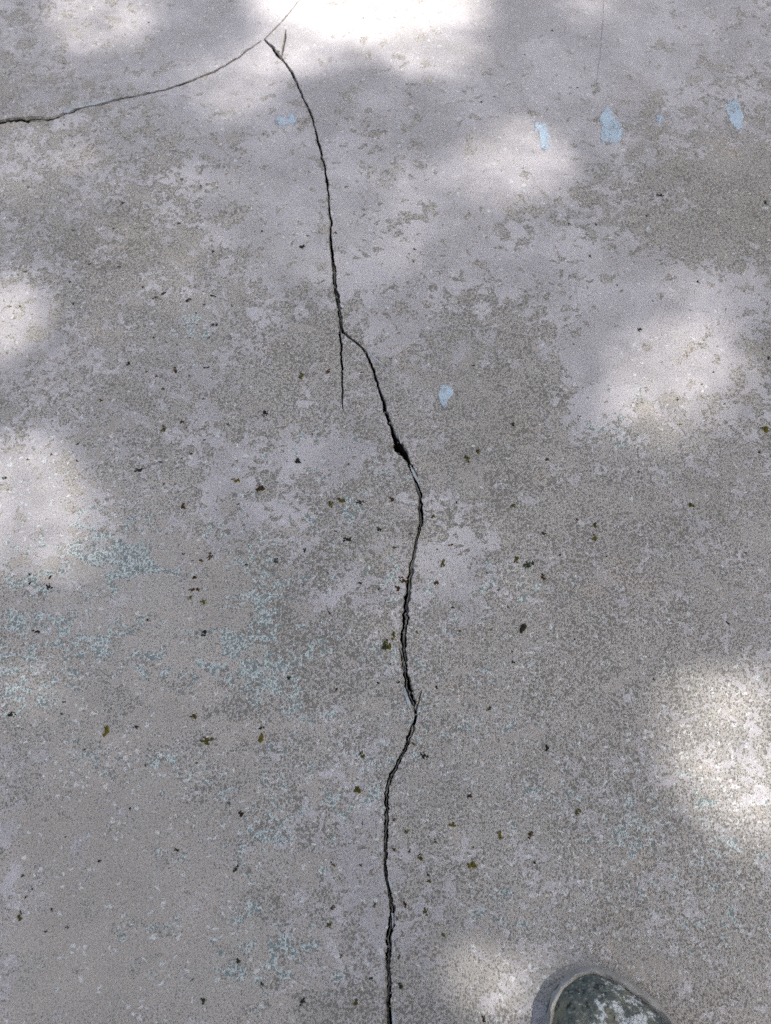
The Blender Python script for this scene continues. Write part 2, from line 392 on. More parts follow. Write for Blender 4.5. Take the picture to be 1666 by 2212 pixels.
# ------------------------------------------------------------------ crack insides
def simple(name, c1, c2, scale, rough=.9, bump=.5, dist=.001):
    n = NT(name); P = n.geo()
    f = n.noise(P, scale, 5, .65)
    return n.bsdf(n.mix(n.step(f, .35, .65), c1, c2), rough, n.bump(n.noise(P, scale * 3, 4, .7), bump, dist), .25)
MAT_LEDGE = simple('broken_cement', (.30, .29, .265), (.12, .117, .107), 190)
MAT_LEDGE_PALE = simple('broken_cement_pale', (.36, .34, .30), (.24, .225, .20), 160)
MAT_GAP = simple('crack_dirt', (.030, .028, .024), (.012, .011, .010), 120)
for c in CRACKS:
    n = len(c['L'])
    holder = bpy.data.objects.new('crack', None); col.objects.link(holder); holder.parent = floor
    tag(holder, c['label'])
    side = np.clip(.5 + walk(n, .985, .38), .06, .94)          # where in the width the deep gap lies
    vv = course(c['pts'])[:, 1]
    want = np.interp(vv, [300, 930, 955, 1000, 1150, 1200, 1520, 1560, 2212], [.66, .66, .88, .75, .70, .74, .74, .72, .74]) if c is CRACKS[0] else np.full(n, c['gap'])
    frac = np.clip(want + walk(n, .95, .10), .14, .9)           # how much of the width it takes
    dL = np.clip(.0016 + walk(n, .9, .0008), .0005, .005); dR = np.clip(.0020 + walk(n, .9, .0009), .0005, .006)
    deep = .006 if c.get('shallow') else (.004 if not c['ledge'] else .055)
    vL, vR, vG = [], [], []
    for i in range(n):
        l, r = np.array(c['L'][i]), np.array(c['R'][i])
        a = side[i] * (1 - frac[i]); b = a + frac[i]
        if not c['ledge']: a, b = .02, .98
        j = [l, l + (r - l) * a, l + (r - l) * b, r]
        z0 = floor_z(*l) - .0002
        vL += [(*j[0], z0), (*j[1], z0 - dL[i])]
        vR += [(*j[2], z0 - dR[i]), (*j[3], z0)]
        vG += [(*j[1], z0 - dL[i]), (*(j[1] + (r - l) * .02), -deep), (*(j[2] - (r - l) * .02), -deep), (*j[2], z0 - dR[i])]
    q2 = [(2 * i, 2 * i + 1, 2 * i + 3, 2 * i + 2) for i in range(n - 1)]
    q4 = [(4 * i + k, 4 * i + k + 1, 4 * i + k + 5, 4 * i + k + 4) for i in range(n - 1) for k in range(3)]
    lm = MAT_LEDGE_PALE if c.get('shallow') else MAT_LEDGE
    link_mesh('broken_edge', vL, q2, lm, holder); link_mesh('broken_edge', vR, q2, lm, holder)
    link_mesh('gap', vG, q4, MAT_LEDGE_PALE if c.get('shallow') or not c['ledge'] else MAT_GAP, holder)
    if c is CRACKS[0] or c is CRACKS[2]:      # slivers of concrete stuck upright in the gap
        zones = [(560, 705), (1040, 1165), (1150, 1335), (1320, 1534), (1560, 1690), (1675, 1800), (1790, 1890), (1875, 2025), (2010, 2260)] if c is CRACKS[0] else [(60, 110)]
        along = vv if c is CRACKS[0] else course(c['pts'])[:, 0]
        for a0, a1 in zones:
            ids = [i for i in range(n) if a0 < along[i] < a1]
            if len(ids) < 4: continue
            m = len(ids); pos_ = np.clip(.5 + walk(m, .97, .14), .25, .75); hw = (.15 + np.clip(walk(m, .8, .05), -.08, .08)) * np.sin(np.linspace(.25, math.pi - .25, m)) ** .4
            V_ = []
            for k, i in enumerate(ids):
                l, r = np.array(c['L'][i]), np.array(c['R'][i]); z = -.0018 + .0011 * math.sin(k * .31) + .0004 * rng.normal()
                for t_, zz in ((pos_[k] - hw[k], -.03), (pos_[k] - hw[k], z - .001), (pos_[k] + hw[k] * .2, z), (pos_[k] + hw[k], z - .0012), (pos_[k] + hw[k], -.03)):
                    V_.append((*(l + (r - l) * t_), zz))
            link_mesh('concrete_sliver', V_, [(5 * k + e, 5 * k + e + 1, 5 * k + e + 6, 5 * k + e + 5) for k in range(m - 1) for e in range(4)], MAT_LEDGE, holder)
    c['obj'] = holder
crumb_meshes = []
for k in range(5):
    bm = bmesh.new(); bmesh.ops.create_icosphere(bm, subdivisions=1, radius=1)
    for v_ in bm.verts: v_.co = v_.co * rng.uniform(.65, 1.25); v_.co.z *= .6
    me = bpy.data.meshes.new('crumb'); bm.to_mesh(me); bm.free(); me.materials.append(MAT_LEDGE if k % 2 else MAT_LEDGE_PALE); crumb_meshes.append(me)
for ci, m in ((0, 150), (2, 24), (1, 10)):
    c = CRACKS[ci]; n = len(c['L'])
    for k in range(m):
        i = int(rng.integers(6, n - 6)); l, r = np.array(c['L'][i]), np.array(c['R'][i])
        t_ = rng.choice([rng.normal(-.12, .12), rng.normal(1.12, .12), rng.uniform(.15, .85)]); p = l + (r - l) * t_
        inside = 0 < t_ < 1; sz = rng.uniform(.0004, .0011)
        o = bpy.data.objects.new('crumb', crumb_meshes[k % 5]); col.objects.link(o); o.parent = c['obj']
        o.location = (*p, -.0022 if inside else floor_z(*p) + sz * .3); o.scale = (sz * rng.uniform(.8, 1.8), sz, sz); o.rotation_euler = (0, 0, rng.uniform(0, 6))
# ------------------------------------------------------------------ blue paint left on the floor
def blue_material():
    n = NT('old_blue_paint'); n.dim = '2D'; P = n.geo()
    pit = pits_of(n, P, n.step(n.noise(P, 40, 2), .35, .7))
    c = n.mix(n.noise(P, 70, 4, .6), (.35, .46, .54), (.44, .54, .62))
    c = n.mix(n.m('MULTIPLY', n.step(n.noise(P, 130, 4, .7), .50, .62), .50), c, (.37, .365, .365))
    c = n.mix(n.m('MULTIPLY', pit, .6), c, (.16, .17, .16))
    return n.bsdf(c, .7, n.bump(n.m('SUBTRACT', n.noise(P, 300, 3), pit), .5, .0008), .3)
MAT_BLUE = blue_material()
MAT_SLIVER = simple('weathered_paint_edge', (.40, .44, .46), (.30, .33, .345), 220)
def ragged(outline, amp, sub=5):
    o = [np.array(p, float) for p in outline]; out = []
    for i in range(len(o)):
        a, b = o[i], o[(i + 1) % len(o)]
        for k in range(sub):
            p = a + (b - a) * k / sub
            out.append(p + rng.normal(size=2) * amp)
    return out
def paint_piece(name, outline, label, parent, amp=2.1, sub=6, th=.00045):
    loop = [ground(*p) for p in ragged(outline, amp, sub)]
    m = len(loop)
    vs_ = [(x, y, floor_z(x, y) - .0005) for x, y in loop] + [(x, y, floor_z(x, y) + th) for x, y in loop]
    fs = [tuple(range(m, 2 * m))] + [(i, (i + 1) % m, m + (i + 1) % m, m + i) for i in range(m)]
    bm = bmesh.new()
    bv = [bm.verts.new(v) for v in vs_]
    for f in fs: bm.faces.new([bv[i] for i in f])
    bmesh.ops.recalc_face_normals(bm, faces=bm.faces)
    bmesh.ops.triangulate(bm, faces=[f for f in bm.faces if len(f.verts) > 4])
    me = bpy.data.meshes.new(name); bm.to_mesh(me); bm.free()
    me.materials.append(MAT_BLUE)
    o = bpy.data.objects.new(name, me); col.objects.link(o); o.parent = parent
    if label: tag(o, label)
    return o
paint_piece('paint_patch', [(1306,233),(1313,232),(1325,252),(1340,268),(1347,287),(1340,305),(1318,310),(1298,306),(1296,292),(1300,280),(1296,258)], 'drop-shaped pale blue paint patch, the largest one', floor)
paint_piece('paint_patch', [(1574,217),(1588,214),(1600,230),(1606,250),(1604,277),(1592,281),(1582,266),(1570,240)], 'tall pale blue paint patch near the right edge', floor)
paint_piece('paint_patch', [(1420,249),(1430,247),(1434,258),(1426,264),(1416,260)], 'small round pale blue paint dot between two larger patches', floor, 1.0, 4)
paint_piece('paint_patch', [(1152,262),(1162,264),(1178,272),(1187,292),(1186,316),(1176,326),(1168,318),(1166,292)], 'faint blue paint patch inside the round sun spot', floor, 2.2)
paint_piece('paint_patch', [(952,836),(966,832),(980,842),(974,856),(968,862),(966,878),(958,884),(952,870),(948,856)], 'pale blue paint patch on the pitted area right of the crack', floor, 2.0)
for k, o_ in enumerate([[(596,258),(606,250),(620,256),(618,268),(602,272)], [(620,244),(632,246),(640,258),(632,270),(624,262)]]):
    paint_piece('paint_patch', o_, 'lacy pale blue paint scrap left of the long crack top', floor, 2.6)
for sl, ci in [([(792,754),(806,768),(822,782),(836,797),(820,785),(804,771)], 0), ([(858,930),(862,938),(868,956),(866,958)], 0), ([(886,1004),(892,1012),(904,1034),(908,1052),(898,1034),(888,1014)], 0),
           ([(872,1478),(878,1492),(886,1516),(888,1532),(880,1520),(872,1496)], 0), ([(1010*.83,1900),(847,1905),(846,1930),(845,1926)], 0), ([(846,1972),(850,1974),(850,2000),(848,2006)], 0), ([(846,2180),(851,2176),(854,2212),(849,2240)], 0),
           ([(150,236),(175,228),(205,222),(240,213),(268,208),(240,217),(205,227),(172,233)], 2), ([(135,243),(152,232),(164,226),(160,236),(146,246)], 2)]:
    paint_piece('paint_sliver', sl, None, CRACKS[ci]['obj'], .5, 3).data.materials[0] = MAT_SLIVER

# ------------------------------------------------------------------ shoe (toe in view at the lower right)
def rubber_material():
    n = NT('dirty_rubber'); P = n.obj()
    c = n.mix(n.step(n.noise(P, 45, 5, .65), .35, .68), (.34, .335, .315), (.23, .228, .215))
    c = n.mix(n.step(n.noise(n.vm('MULTIPLY', P, (1, .35, 1)), 160, 4, .7), .56, .70), c, (.36, .37, .365))
    c = n.mix(n.step(n.noise(P, 90, 4, .7), .62, .75), c, (.12, .12, .105))
    return n.bsdf(c, .75, n.bump(n.noise(P, 240, 4, .65), .5, .0012), .3)
def upper_material():
    n = NT('peeling_upper'); P = n.obj()
    c = n.mix(n.step(n.noise(P, 38, 4, .6), .42, .60), (.085, .100, .092), (.150, .152, .115))
    c = n.mix(n.step(n.noise(P, 30, 3, .5), .55, .70), c, (.020, .040, .070))
    c = n.mix(n.step(n.noise(P, 300, 4, .75), .50, .72), c, (.27, .275, .25))
    c = n.mix(n.step(n.noise(P, 170, 4, .75), .47, .36), c, (.022, .028, .026))
    # flakes of worn white coat, densest on the toe's crown
    d = n.vm('DISTANCE' if False else 'SUBTRACT', P, (.012, -.055, 0.05))
    ln = n.new('ShaderNodeVectorMath', operation='LENGTH'); n.t.links.new(n.vm('MULTIPLY', d, (1.25, .8, 0)), ln.inputs[0])
    dens = n.m('SUBTRACT', 1.0, n.m('MULTIPLY', ln.outputs['Value'], 19.0))
    w = n.noise(P, 240, 3, .6, color=True)
    Pw = n.vm('ADD', P, n.vm('SCALE', n.vm('SUBTRACT', w, (.5, .5, .5)), scale=.004))
    e = n.voro(Pw, 260, 1, 'DISTANCE_TO_EDGE').outputs['Distance']
    fl = n.m('ADD', n.m('MULTIPLY', n.noise(Pw, 95, 6, .72), 1.25), n.m('MULTIPLY', dens, .34))
    fl = n.m('MULTIPLY', n.step(fl, .80, .87), n.step(e, .0, .07))
    c = n.mix(n.m('MULTIPLY', fl, .93), c, n.mix(n.noise(P, 60, 3), (.50, .55, .57), (.62, .65, .66)))
    c = n.mix(n.step(n.noise(P, 140, 2, .4), .76, .79), c, (.05, .19, .33))
    h = n.m('ADD', n.m('MULTIPLY', fl, .5), n.noise(P, 420, 4, .7))
    return n.bsdf(c, .85, n.bump(h, .6, .0011), .2)
MAT_RUB, MAT_UP = rubber_material(), upper_material()
MAT_SOLE = simple('sole_rubber', (.10, .10, .095), (.06, .06, .058), 60)
MAT_LACE = simple('lace', (.30, .30, .28), (.20, .20, .19), 300)
# sole outline of a right shoe, toe tip at the origin, heel at -y (metres)
OUT = [(0,0),(.012,-.0038),(.026,-.0132),(.040,-.0280),(.052,-.0470),(.0605,-.071),(.063,-.100),(.056,-.140),(.047,-.185),(.044,-.225),(.041,-.255),(.026,-.280),(0,-.287),
       (-.024,-.280),(-.036,-.255),(-.036,-.225),(-.034,-.185),(-.038,-.140),(-.0435,-.100),(-.0455,-.070),(-.0425,-.045),(-.036,-.026),(-.0265,-.0115),(-.014,-.003)]
def loop_smooth(p, k=4):
    P = [np.array(a) for a in p]; n = len(P); out = []
    for i in range(n):
        p0, p1, p2, p3 = P[i - 1], P[i], P[(i + 1) % n], P[(i + 2) % n]
        for j in range(k):
            t = j / k
            out.append(0.5 * ((2 * p1) + (-p0 + p2) * t + (2 * p0 - 5 * p1 + 4 * p2 - p3) * t * t + (-p0 + 3 * p1 - 3 * p2 + p3) * t ** 3))
    return out
OUTS = loop_smooth(OUT)
def rings(name, rows, mat, parent, cap_top=False, cap_bottom=False):
    m = len(rows[0]); V = [p for r in rows for p in r]
    Fc = [(k * m + i, k * m + (i + 1) % m, (k + 1) * m + (i + 1) % m, (k + 1) * m + i) for k in range(len(rows) - 1) for i in range(m)]
    if cap_top: Fc.append(tuple(range((len(rows) - 1) * m, len(rows) * m)))
    if cap_bottom: Fc.append(tuple(range(m - 1, -1, -1)))
    o = link_mesh(name, V, Fc, mat, parent, True)
    bm = bmesh.new(); bm.from_mesh(o.data); bmesh.ops.recalc_face_normals(bm, faces=bm.faces); bm.to_mesh(o.data); bm.free()
    return o
def spine(p):
    y = min(max(p[1], -.262), -.040)
    return np.array([.006 if y > -.15 else .004, y])
def inset(p, d):
    s = spine(p); v = s - p; L = np.linalg.norm(v)
    return p + v / L * min(d, L * .95)
def cap_w(p):      # how far the rubber bumper laps onto the upper
    t = max(0.0, 1 + p[1] / .16)
    return .0003 + t * max(0.0, .0048 * min(1, max(0, (p[0] + .036) / .075)))
def top_h(y):      # height of the upper along the shoe
    return float(np.interp(-y, [0, .02, .04, .07, .11, .15, .19, .22, .29], [.030, .037, .042, .050, .066, .088, .100, .098, .088]))
def make_shoe(name, label, mirror=1):
    root = bpy.data.objects.new(name, None); col.objects.link(root)
    tag(root, label, 'shoe', 'worn shoes')
    f3 = lambda p, z: (p[0] * mirror, p[1], z)
    rings('sole', [[f3(inset(p, .002), .0) for p in OUTS], [f3(inset(p, -.001), .004) for p in OUTS], [f3(inset(p, -.0005), .008) for p in OUTS]], MAT_SOLE, root, cap_bottom=True)
    wob = lambda i, k: .0007 * math.sin(i * 1.7 + k) + .0005 * math.sin(i * .63 + 2 * k)
    rr = [[f3(inset(p, -.0004 + wob(i, 0)), .0075) for i, p in enumerate(OUTS)], [f3(inset(p, -.0010 + wob(i, 1)), .012) for i, p in enumerate(OUTS)],
          [f3(inset(p, -.0004 + wob(i, 2)), .0145) for i, p in enumerate(OUTS)],
          [f3(inset(p, .0003 + cap_w(p) * .45 + wob(i, 3)), .0178 + .0006 * math.sin(i * .9)) for i, p in enumerate(OUTS)],
          [f3(inset(p, .0006 + cap_w(p) + wob(i, 4) * 1.2), .0202 + .0006 * math.sin(i * 1.3)) for i, p in enumerate(OUTS)],
          [f3(inset(p, .0012 + cap_w(p) + wob(i, 4) * 1.2), .0197) for i, p in enumerate(OUTS)],
          [f3(inset(p, .0045 + cap_w(p)), .0160) for p in OUTS]]
    rings('rubber_rim', rr, MAT_RUB, root)
    rows = []
    for s in (0, .1, .22, .36, .52, .70, .86, .97):
        row = []
        for i, p in enumerate(OUTS):
            q = inset(p, .0016 + cap_w(p)); sp = spine(p)
            h = top_h(min(sp[1], p[1] + .02))
            z = .0170 + (h - .0170) * (1 - (1 - s) ** 2.1)
            z += .0006 * math.sin(i * .8 + s * 9) * (1 - s)
            row.append(f3(q + (sp - q) * s, z))
        rows.append(row)
    rings('upper', rows, MAT_UP, root, cap_top=True)
    for k in range(4):       # laces across the instep
        y = -.105 - k * .021; z = top_h(y) + .0015; pts_ = []
        for j in range(9):
            t = j / 8; x = -.020 + .048 * t
            pts_.append((x * mirror, y + .003 * math.sin(t * 3 + k), z - .010 * (2 * t - 1) ** 2))
        V, Fc = [], []
        for p in pts_:
            V += [(p[0], p[1] + .0035, p[2]), (p[0], p[1] + .002, p[2] + .0015), (p[0], p[1] - .002, p[2] + .0015), (p[0], p[1] - .0035, p[2])]
        for j in range(8):
            for e in range(3): Fc.append((4 * j + e, 4 * j + 4 + e, 4 * j + 5 + e, 4 * j + 1 + e))
        link_mesh('lace', V, Fc, MAT_LACE, root, True)
    return root
tx, ty = ground(1260, 2097)
SHOE_YAW = math.radians(11)
shoe = make_shoe('shoe', 'worn dark blue shoe toe with peeling white flakes and grey rubber rim')
shoe.location = (tx, ty, .0006); shoe.rotation_euler = (0, 0, SHOE_YAW)
other = make_shoe('shoe', 'matching worn dark shoe set back beside the first', -1)
other.location = (tx - .27, ty - .13, .0006); other.rotation_euler = (0, 0, math.radians(12))

# ------------------------------------------------------------------ the person standing in the shoes, above and behind the view
def skinned(name, joints, bones, mat, parent=None, sub=1):
    me = bpy.data.meshes.new(name)
    keys = list(joints); idx = {k: i for i, k in enumerate(keys)}
    me.from_pydata([joints[k][0] for k in keys], [(idx[a], idx[b]) for a, b in bones], [])
    o = bpy.data.objects.new(name, me); col.objects.link(o)
    o.modifiers.new('skin', 'SKIN').use_smooth_shade = True
    for k in keys:
        r = joints[k][1]; v = me.skin_vertices[0].data[idx[k]]
        v.radius = r if isinstance(r, tuple) else (r, r)
    me.skin_vertices[0].data[0].use_root = True
    m = o.modifiers.new('smooth', 'SUBSURF'); m.levels = m.render_levels = sub
    me.materials.append(mat)
    if parent: o.parent = parent
    return o
MAT_SKIN = simple('skin', (.42, .27, .20), (.36, .22, .16), 40, .6, .1)
MAT_TROU = simple('trouser_cloth', (.075, .08, .095), (.05, .055, .07), 25, .9, .3)
MAT_SHIRT = simple('shirt_cloth', (.30, .31, .32), (.24, .25, .27), 20, .9, .3)
MAT_HAIR = simple('hair', (.03, .022, .016), (.015, .012, .01), 200, .6, .4)
rx, ry = tx + .012, ty - .225; lx, ly = tx - .30, ty - .345
cx, cy = (rx + lx) / 2, (ry + ly) / 2 - .02
J = {'pelvis': ((cx, cy, .93), (.13, .10)), 'waist': ((cx, cy, 1.08), (.125, .095)), 'chest': ((cx, cy, 1.28), (.145, .105)), 'collar': ((cx, cy, 1.42), (.085, .07)),
     'neck': ((cx, cy + .01, 1.50), .05), 'jaw': ((cx, cy + .035, 1.565), (.062, .078)), 'head': ((cx, cy + .03, 1.64), (.088, .108)), 'crown': ((cx, cy + .02, 1.71), (.082, .100)), 'nose': ((cx, cy + .142, 1.625), .013),
     'hipr': ((cx + .09, cy, .87), .085), 'kneer': ((rx - .02, ry + .03, .48), .055), 'ankr': ((rx, ry, .06), .036),
     'hipl': ((cx - .09, cy, .87), .085), 'kneel': ((lx + .02, ly + .03, .48), .055), 'ankl': ((lx, ly, .06), .036)}
B = [('pelvis', 'waist'), ('waist', 'chest'), ('chest', 'collar'), ('collar', 'neck'), ('neck', 'jaw'), ('jaw', 'head'), ('head', 'crown'), ('head', 'nose'),
     ('pelvis', 'hipr'), ('hipr', 'kneer'), ('kneer', 'ankr'), ('pelvis', 'hipl'), ('hipl', 'kneel'), ('kneel', 'ankl')]
for s, n_ in ((1, 'r'), (-1, 'l')):      # arms bent, hands in the trouser pockets
    J['sho' + n_] = ((cx + s * .17, cy, 1.38), .058); J['elb' + n_] = ((cx + s * .285, cy - .07, 1.12), .043); J['wri' + n_] = ((cx + s * .185, cy + .02, .93), .03)
    J['palm' + n_] = ((cx + s * .12, cy + .02, .84), .03)
    B += [('collar', 'sho' + n_), ('sho' + n_, 'elb' + n_), ('elb' + n_, 'wri' + n_), ('wri' + n_, 'palm' + n_)]
person = skinned('person', J, B, MAT_SKIN, sub=2)
tag(person, 'person in dark trousers and grey shirt standing over the shoe', 'person')
def grow(keys, d, over={}):
    out = {}
    for k in keys:
        p, r = J[k]; r = r if isinstance(r, tuple) else (r, r)
        out[k] = (over.get(k, p), (r[0] + d, r[1] + d))
    return out
tr = grow(['pelvis', 'hipr', 'kneer', 'ankr', 'hipl', 'kneel', 'ankl'], .024)
tr['top'] = ((cx, cy, 1.03), (.15, .115)); tr['cuffr'] = ((rx, ry, .035), (.066, .074)); tr['cuffl'] = ((lx, ly, .035), (.066, .074))
for k in ('ankr', 'ankl'): tr[k] = (tr[k][0], (.062, .068))
skinned('trousers', tr, [('pelvis', 'top'), ('ankr', 'cuffr'), ('ankl', 'cuffl'), ('pelvis', 'hipr'), ('hipr', 'kneer'), ('kneer', 'ankr'), ('pelvis', 'hipl'), ('hipl', 'kneel'), ('kneel', 'ankl')], MAT_TROU, person, 2)
sh = grow(['waist', 'chest', 'collar', 'shor', 'elbr', 'wrir', 'shol', 'elbl', 'wril'], .02); sh['waist'] = (sh['waist'][0], (.165, .135)); sh['hem'] = ((cx, cy, .93), (.185, .155)); sh['chest'] = (sh['chest'][0], (.185, .14)); sh['collar'] = ((cx, cy, 1.40), (.15, .115)); sh['band'] = ((cx, cy + .005, 1.475), (.078, .078))
skinned('shirt', sh, [('waist', 'hem'), ('collar', 'band'), ('waist', 'chest'), ('chest', 'collar'), ('collar', 'shor'), ('shor', 'elbr'), ('elbr', 'wrir'), ('collar', 'shol'), ('shol', 'elbl'), ('elbl', 'wril')], MAT_SHIRT, person, 2)
skinned('hair', {'a': ((cx, cy + .005, 1.735), (.098, .112)), 'b': ((cx, cy - .022, 1.66), (.102, .092)), 'c': ((cx, cy - .03, 1.59), (.075, .06))}, [('a', 'b'), ('b', 'c')], MAT_HAIR, person, 2)
for s_ in (-1, 1):
    bm = bmesh.new(); bmesh.ops.create_uvsphere(bm, u_segments=10, v_segments=6, radius=.011); me = bpy.data.meshes.new('eye'); bm.to_mesh(me); bm.free(); me.materials.append(MAT_HAIR)
    o = bpy.data.objects.new('eye', me); col.objects.link(o); o.location = (cx + s_ * .032, cy + .122, 1.648); o.parent = person

# ------------------------------------------------------------------ tree whose crown throws the dappled shade
def leaf_material():
    n = NT('leaf'); P = n.obj()
    c = n.mix(n.noise(P, 3.0, 3), (.050, .085, .022), (.085, .115, .035))
    d = n.new('ShaderNodeBsdfDiffuse'); n.put(d.inputs[0], c)
    t = n.new('ShaderNodeBsdfTranslucent'); n.put(t.inputs[0], c)
    mx = n.new('ShaderNodeMixShader'); mx.inputs[0].default_value = .3
    n.t.links.new(d.outputs[0], mx.inputs[1]); n.t.links.new(t.outputs[0], mx.inputs[2]); n.t.links.new(mx.outputs[0], n.out.inputs[0])
    return n.mat
CROWN_D = 5.6                                  # metres from the floor to the crown along the sunlight
S = np.array(TO_SUN)
# openings in the crown: (u, v of the light they let down, ru, rv, share of sun let through)
GAPS = [(800, -20, 235, 95, .999), (800, 20, 270, 105, .52), (930, 100, 130, 80, .50), (650, 80, 110, 90, .46), (225, 15, 130, 100, .40), (515, 180, 105, 75, .36), (1120, 352, 132, 100, .40),
        (1470, 790, 155, 100, .48), (1430, 885, 120, 90, .48), (1620, 1610, 220, 180, .54), (1670, 1790, 120, 120, .42), (15, 685, 90, 105, .50), (30, 1090, 170, 150, .42), (130, 1180, 110, 80, .34),
        (1120, 2100, 135, 55, .62), (1100, 2175, 110, 75, .66), (1270, 15, 110, 40, .16), (90, 340, 150, 90, .08), (1530, 620, 120, 60, .10), (60, 1480, 110, 80, .10), (430, 520, 260, 150, .06), (860, 480, 200, 160, .06), (1000, 1250, 260, 200, .05)]
gg = []
for (u, v, ru, rv, tau) in GAPS:
    c0 = np.array(ground(u, v)); a = np.linalg.norm(np.array(ground(u + ru, v)) - c0)
    b = .5 * np.linalg.norm(np.array(ground(u, v + rv * .9)) - np.array(ground(u, v - rv * .9))) / .9
    gg.append((c0, a + .006, b + .006, tau if tau > .9 else tau * .88))
N = 230000
focus = np.array([0.0, .62])
R_ = 2.6
ang, rad = rng.uniform(0, 2 * math.pi, N), R_ * np.sqrt(rng.uniform(0, 1, N))
q = focus + np.stack([rad * np.cos(ang), rad * np.sin(ang)], 1)
t = CROWN_D + rng.normal(0, .55, N)
pos = np.concatenate([q, np.zeros((N, 1))], 1) + S * t[:, None]
keep = np.ones(N, bool)
keep &= rng.uniform(0, 1, N) < np.clip(1.25 - (rad / R_) ** 3, 0, 1)
lump = np.sin(pos[:, 0] * 3.1 + 1) * np.sin(pos[:, 1] * 2.7) * np.sin(pos[:, 2] * 2.3 + 2)
keep &= (rad < 1.5) | (lump > -.25)
open_ = np.zeros(N, bool)
for c0, a, b, tau in gg: open_ |= ((q[:, 0] - c0[0]) / a) ** 2 + ((q[:, 1] - c0[1]) / b) ** 2 < 1
keep &= ~open_
pos = pos[keep]; size = rng.uniform(.044, .064, len(pos))
# small leaflets added in the openings to let through only part of the sun
for i, (c0, a, b, tau) in enumerate(gg):
    m = int(-math.log(tau) * math.pi * a * b / (.0145 * .0145 * .36))
    aa, rr = rng.uniform(0, 2 * math.pi, m), np.sqrt(rng.uniform(0, 1, m))
    q2 = c0 + np.stack([a * rr * np.cos(aa), b * rr * np.sin(aa)], 1); ok = np.ones(m, bool)
    for j, (c1, a1, b1, tau1) in enumerate(gg):
        if (tau1, j) > (tau, i): ok &= ((q2[:, 0] - c1[0]) / a1) ** 2 + ((q2[:, 1] - c1[1]) / b1) ** 2 >= 1
    q2 = q2[ok]; m = len(q2)
    pos = np.concatenate([pos, np.concatenate([q2, np.zeros((m, 1))], 1) + S * (CROWN_D + rng.normal(0, .4, m))[:, None]]); size = np.concatenate([size, np.full(m, .0145)])
n_ = len(pos)
# leaf: a folded four-point blade, roughly turned to the light
nn = S + rng.normal(0, .38, (n_, 3)); nn /= np.linalg.norm(nn, axis=1)[:, None]
dd = rng.normal(size=(n_, 3)); dd -= nn * (dd * nn).sum(1)[:, None]; dd /= np.linalg.norm(dd, axis=1)[:, None]
ss = np.cross(nn, dd)
ln_ = size[:, None]; wd = ln_ * .36
V = np.stack([pos - dd * ln_ * .5, pos + ss * wd + nn * wd * .35, pos + dd * ln_ * .5, pos - ss * wd + nn * wd * .35], 1).reshape(-1, 3)
me = bpy.data.meshes.new('crown')
me.vertices.add(len(V)); me.vertices.foreach_set('co', V.ravel())
tri = np.array([[0, 1, 2], [0, 2, 3]])[None] + 4 * np.arange(n_)[:, None, None]
me.loops.add(n_ * 6); me.loops.foreach_set('vertex_index', tri.ravel().astype(np.int32))
me.polygons.add(n_ * 2); me.polygons.foreach_set('loop_start', np.arange(0, n_ * 6, 3, dtype=np.int32)); me.polygons.foreach_set('loop_total', np.full(n_ * 2, 3, dtype=np.int32))
me.update(); me.validate()
crown = bpy.data.objects.new('crown', me); me.materials.append(leaf_material()); col.objects.link(crown)
MAT_BARK = simple('bark', (.16, .13, .10), (.08, .065, .05), 18, .95, .8, .01)
cc_ = np.array([*focus, 0]) + S * CROWN_D
base = np.array([cc_[0] + 1.4, cc_[1] - 2.2, -.05])
TJ = {'root': (tuple(base), .24), 't1': (tuple(base + [-.05, .1, .9]), .19), 't2': (tuple(base + [-.12, .3, 1.9]), .16), 't3': (tuple(base + [-.35, .7, 2.9]), .13), 't4': (tuple(cc_ + [.35, -.55, -1.1]), .09)}
TB = [('root', 't1'), ('t1', 't2'), ('t2', 't3'), ('t3', 't4')]
tree = bpy.data.objects.new('tree', None); tree.location = (0, 0, 0); col.objects.link(tree)
tag(tree, 'leafy tree standing behind the viewer whose crown dapples the floor', 'tree')
# two great limbs curve round either side of the crown's middle, twigs lead outward from them
cen = np.array([*focus, 0.0])
def in_crown(ang, rad, h):
    g = cen + np.array([math.cos(ang) * rad, math.sin(ang) * rad, 0])
    return tuple(g + S * (CROWN_D + h))
g3 = np.array(TJ['t3'][0]) - S * TJ['t3'][0][2] / S[2] - cen
th0 = math.atan2(g3[1], g3[0])
for sd in (-1, 1):
    last = 't3'
    for k in range(6):
        nm = f'limb{sd}{k}'
        TJ[nm] = (in_crown(th0 + sd * (.35 + .45 * k), 1.75 - .05 * k, -.9 + .22 * k), .085 - .011 * k); TB.append((last, nm)); last = nm
        tw = f'twig{sd}{k}'
        TJ[tw] = (in_crown(th0 + sd * (.5 + .45 * k), 2.4, .1 + .1 * k), .016); TB.append((nm, tw))
del TJ['t4']; TB.remove(('t3', 't4'))
skinned('trunk', TJ, TB, MAT_BARK, tree)
crown.parent = tree

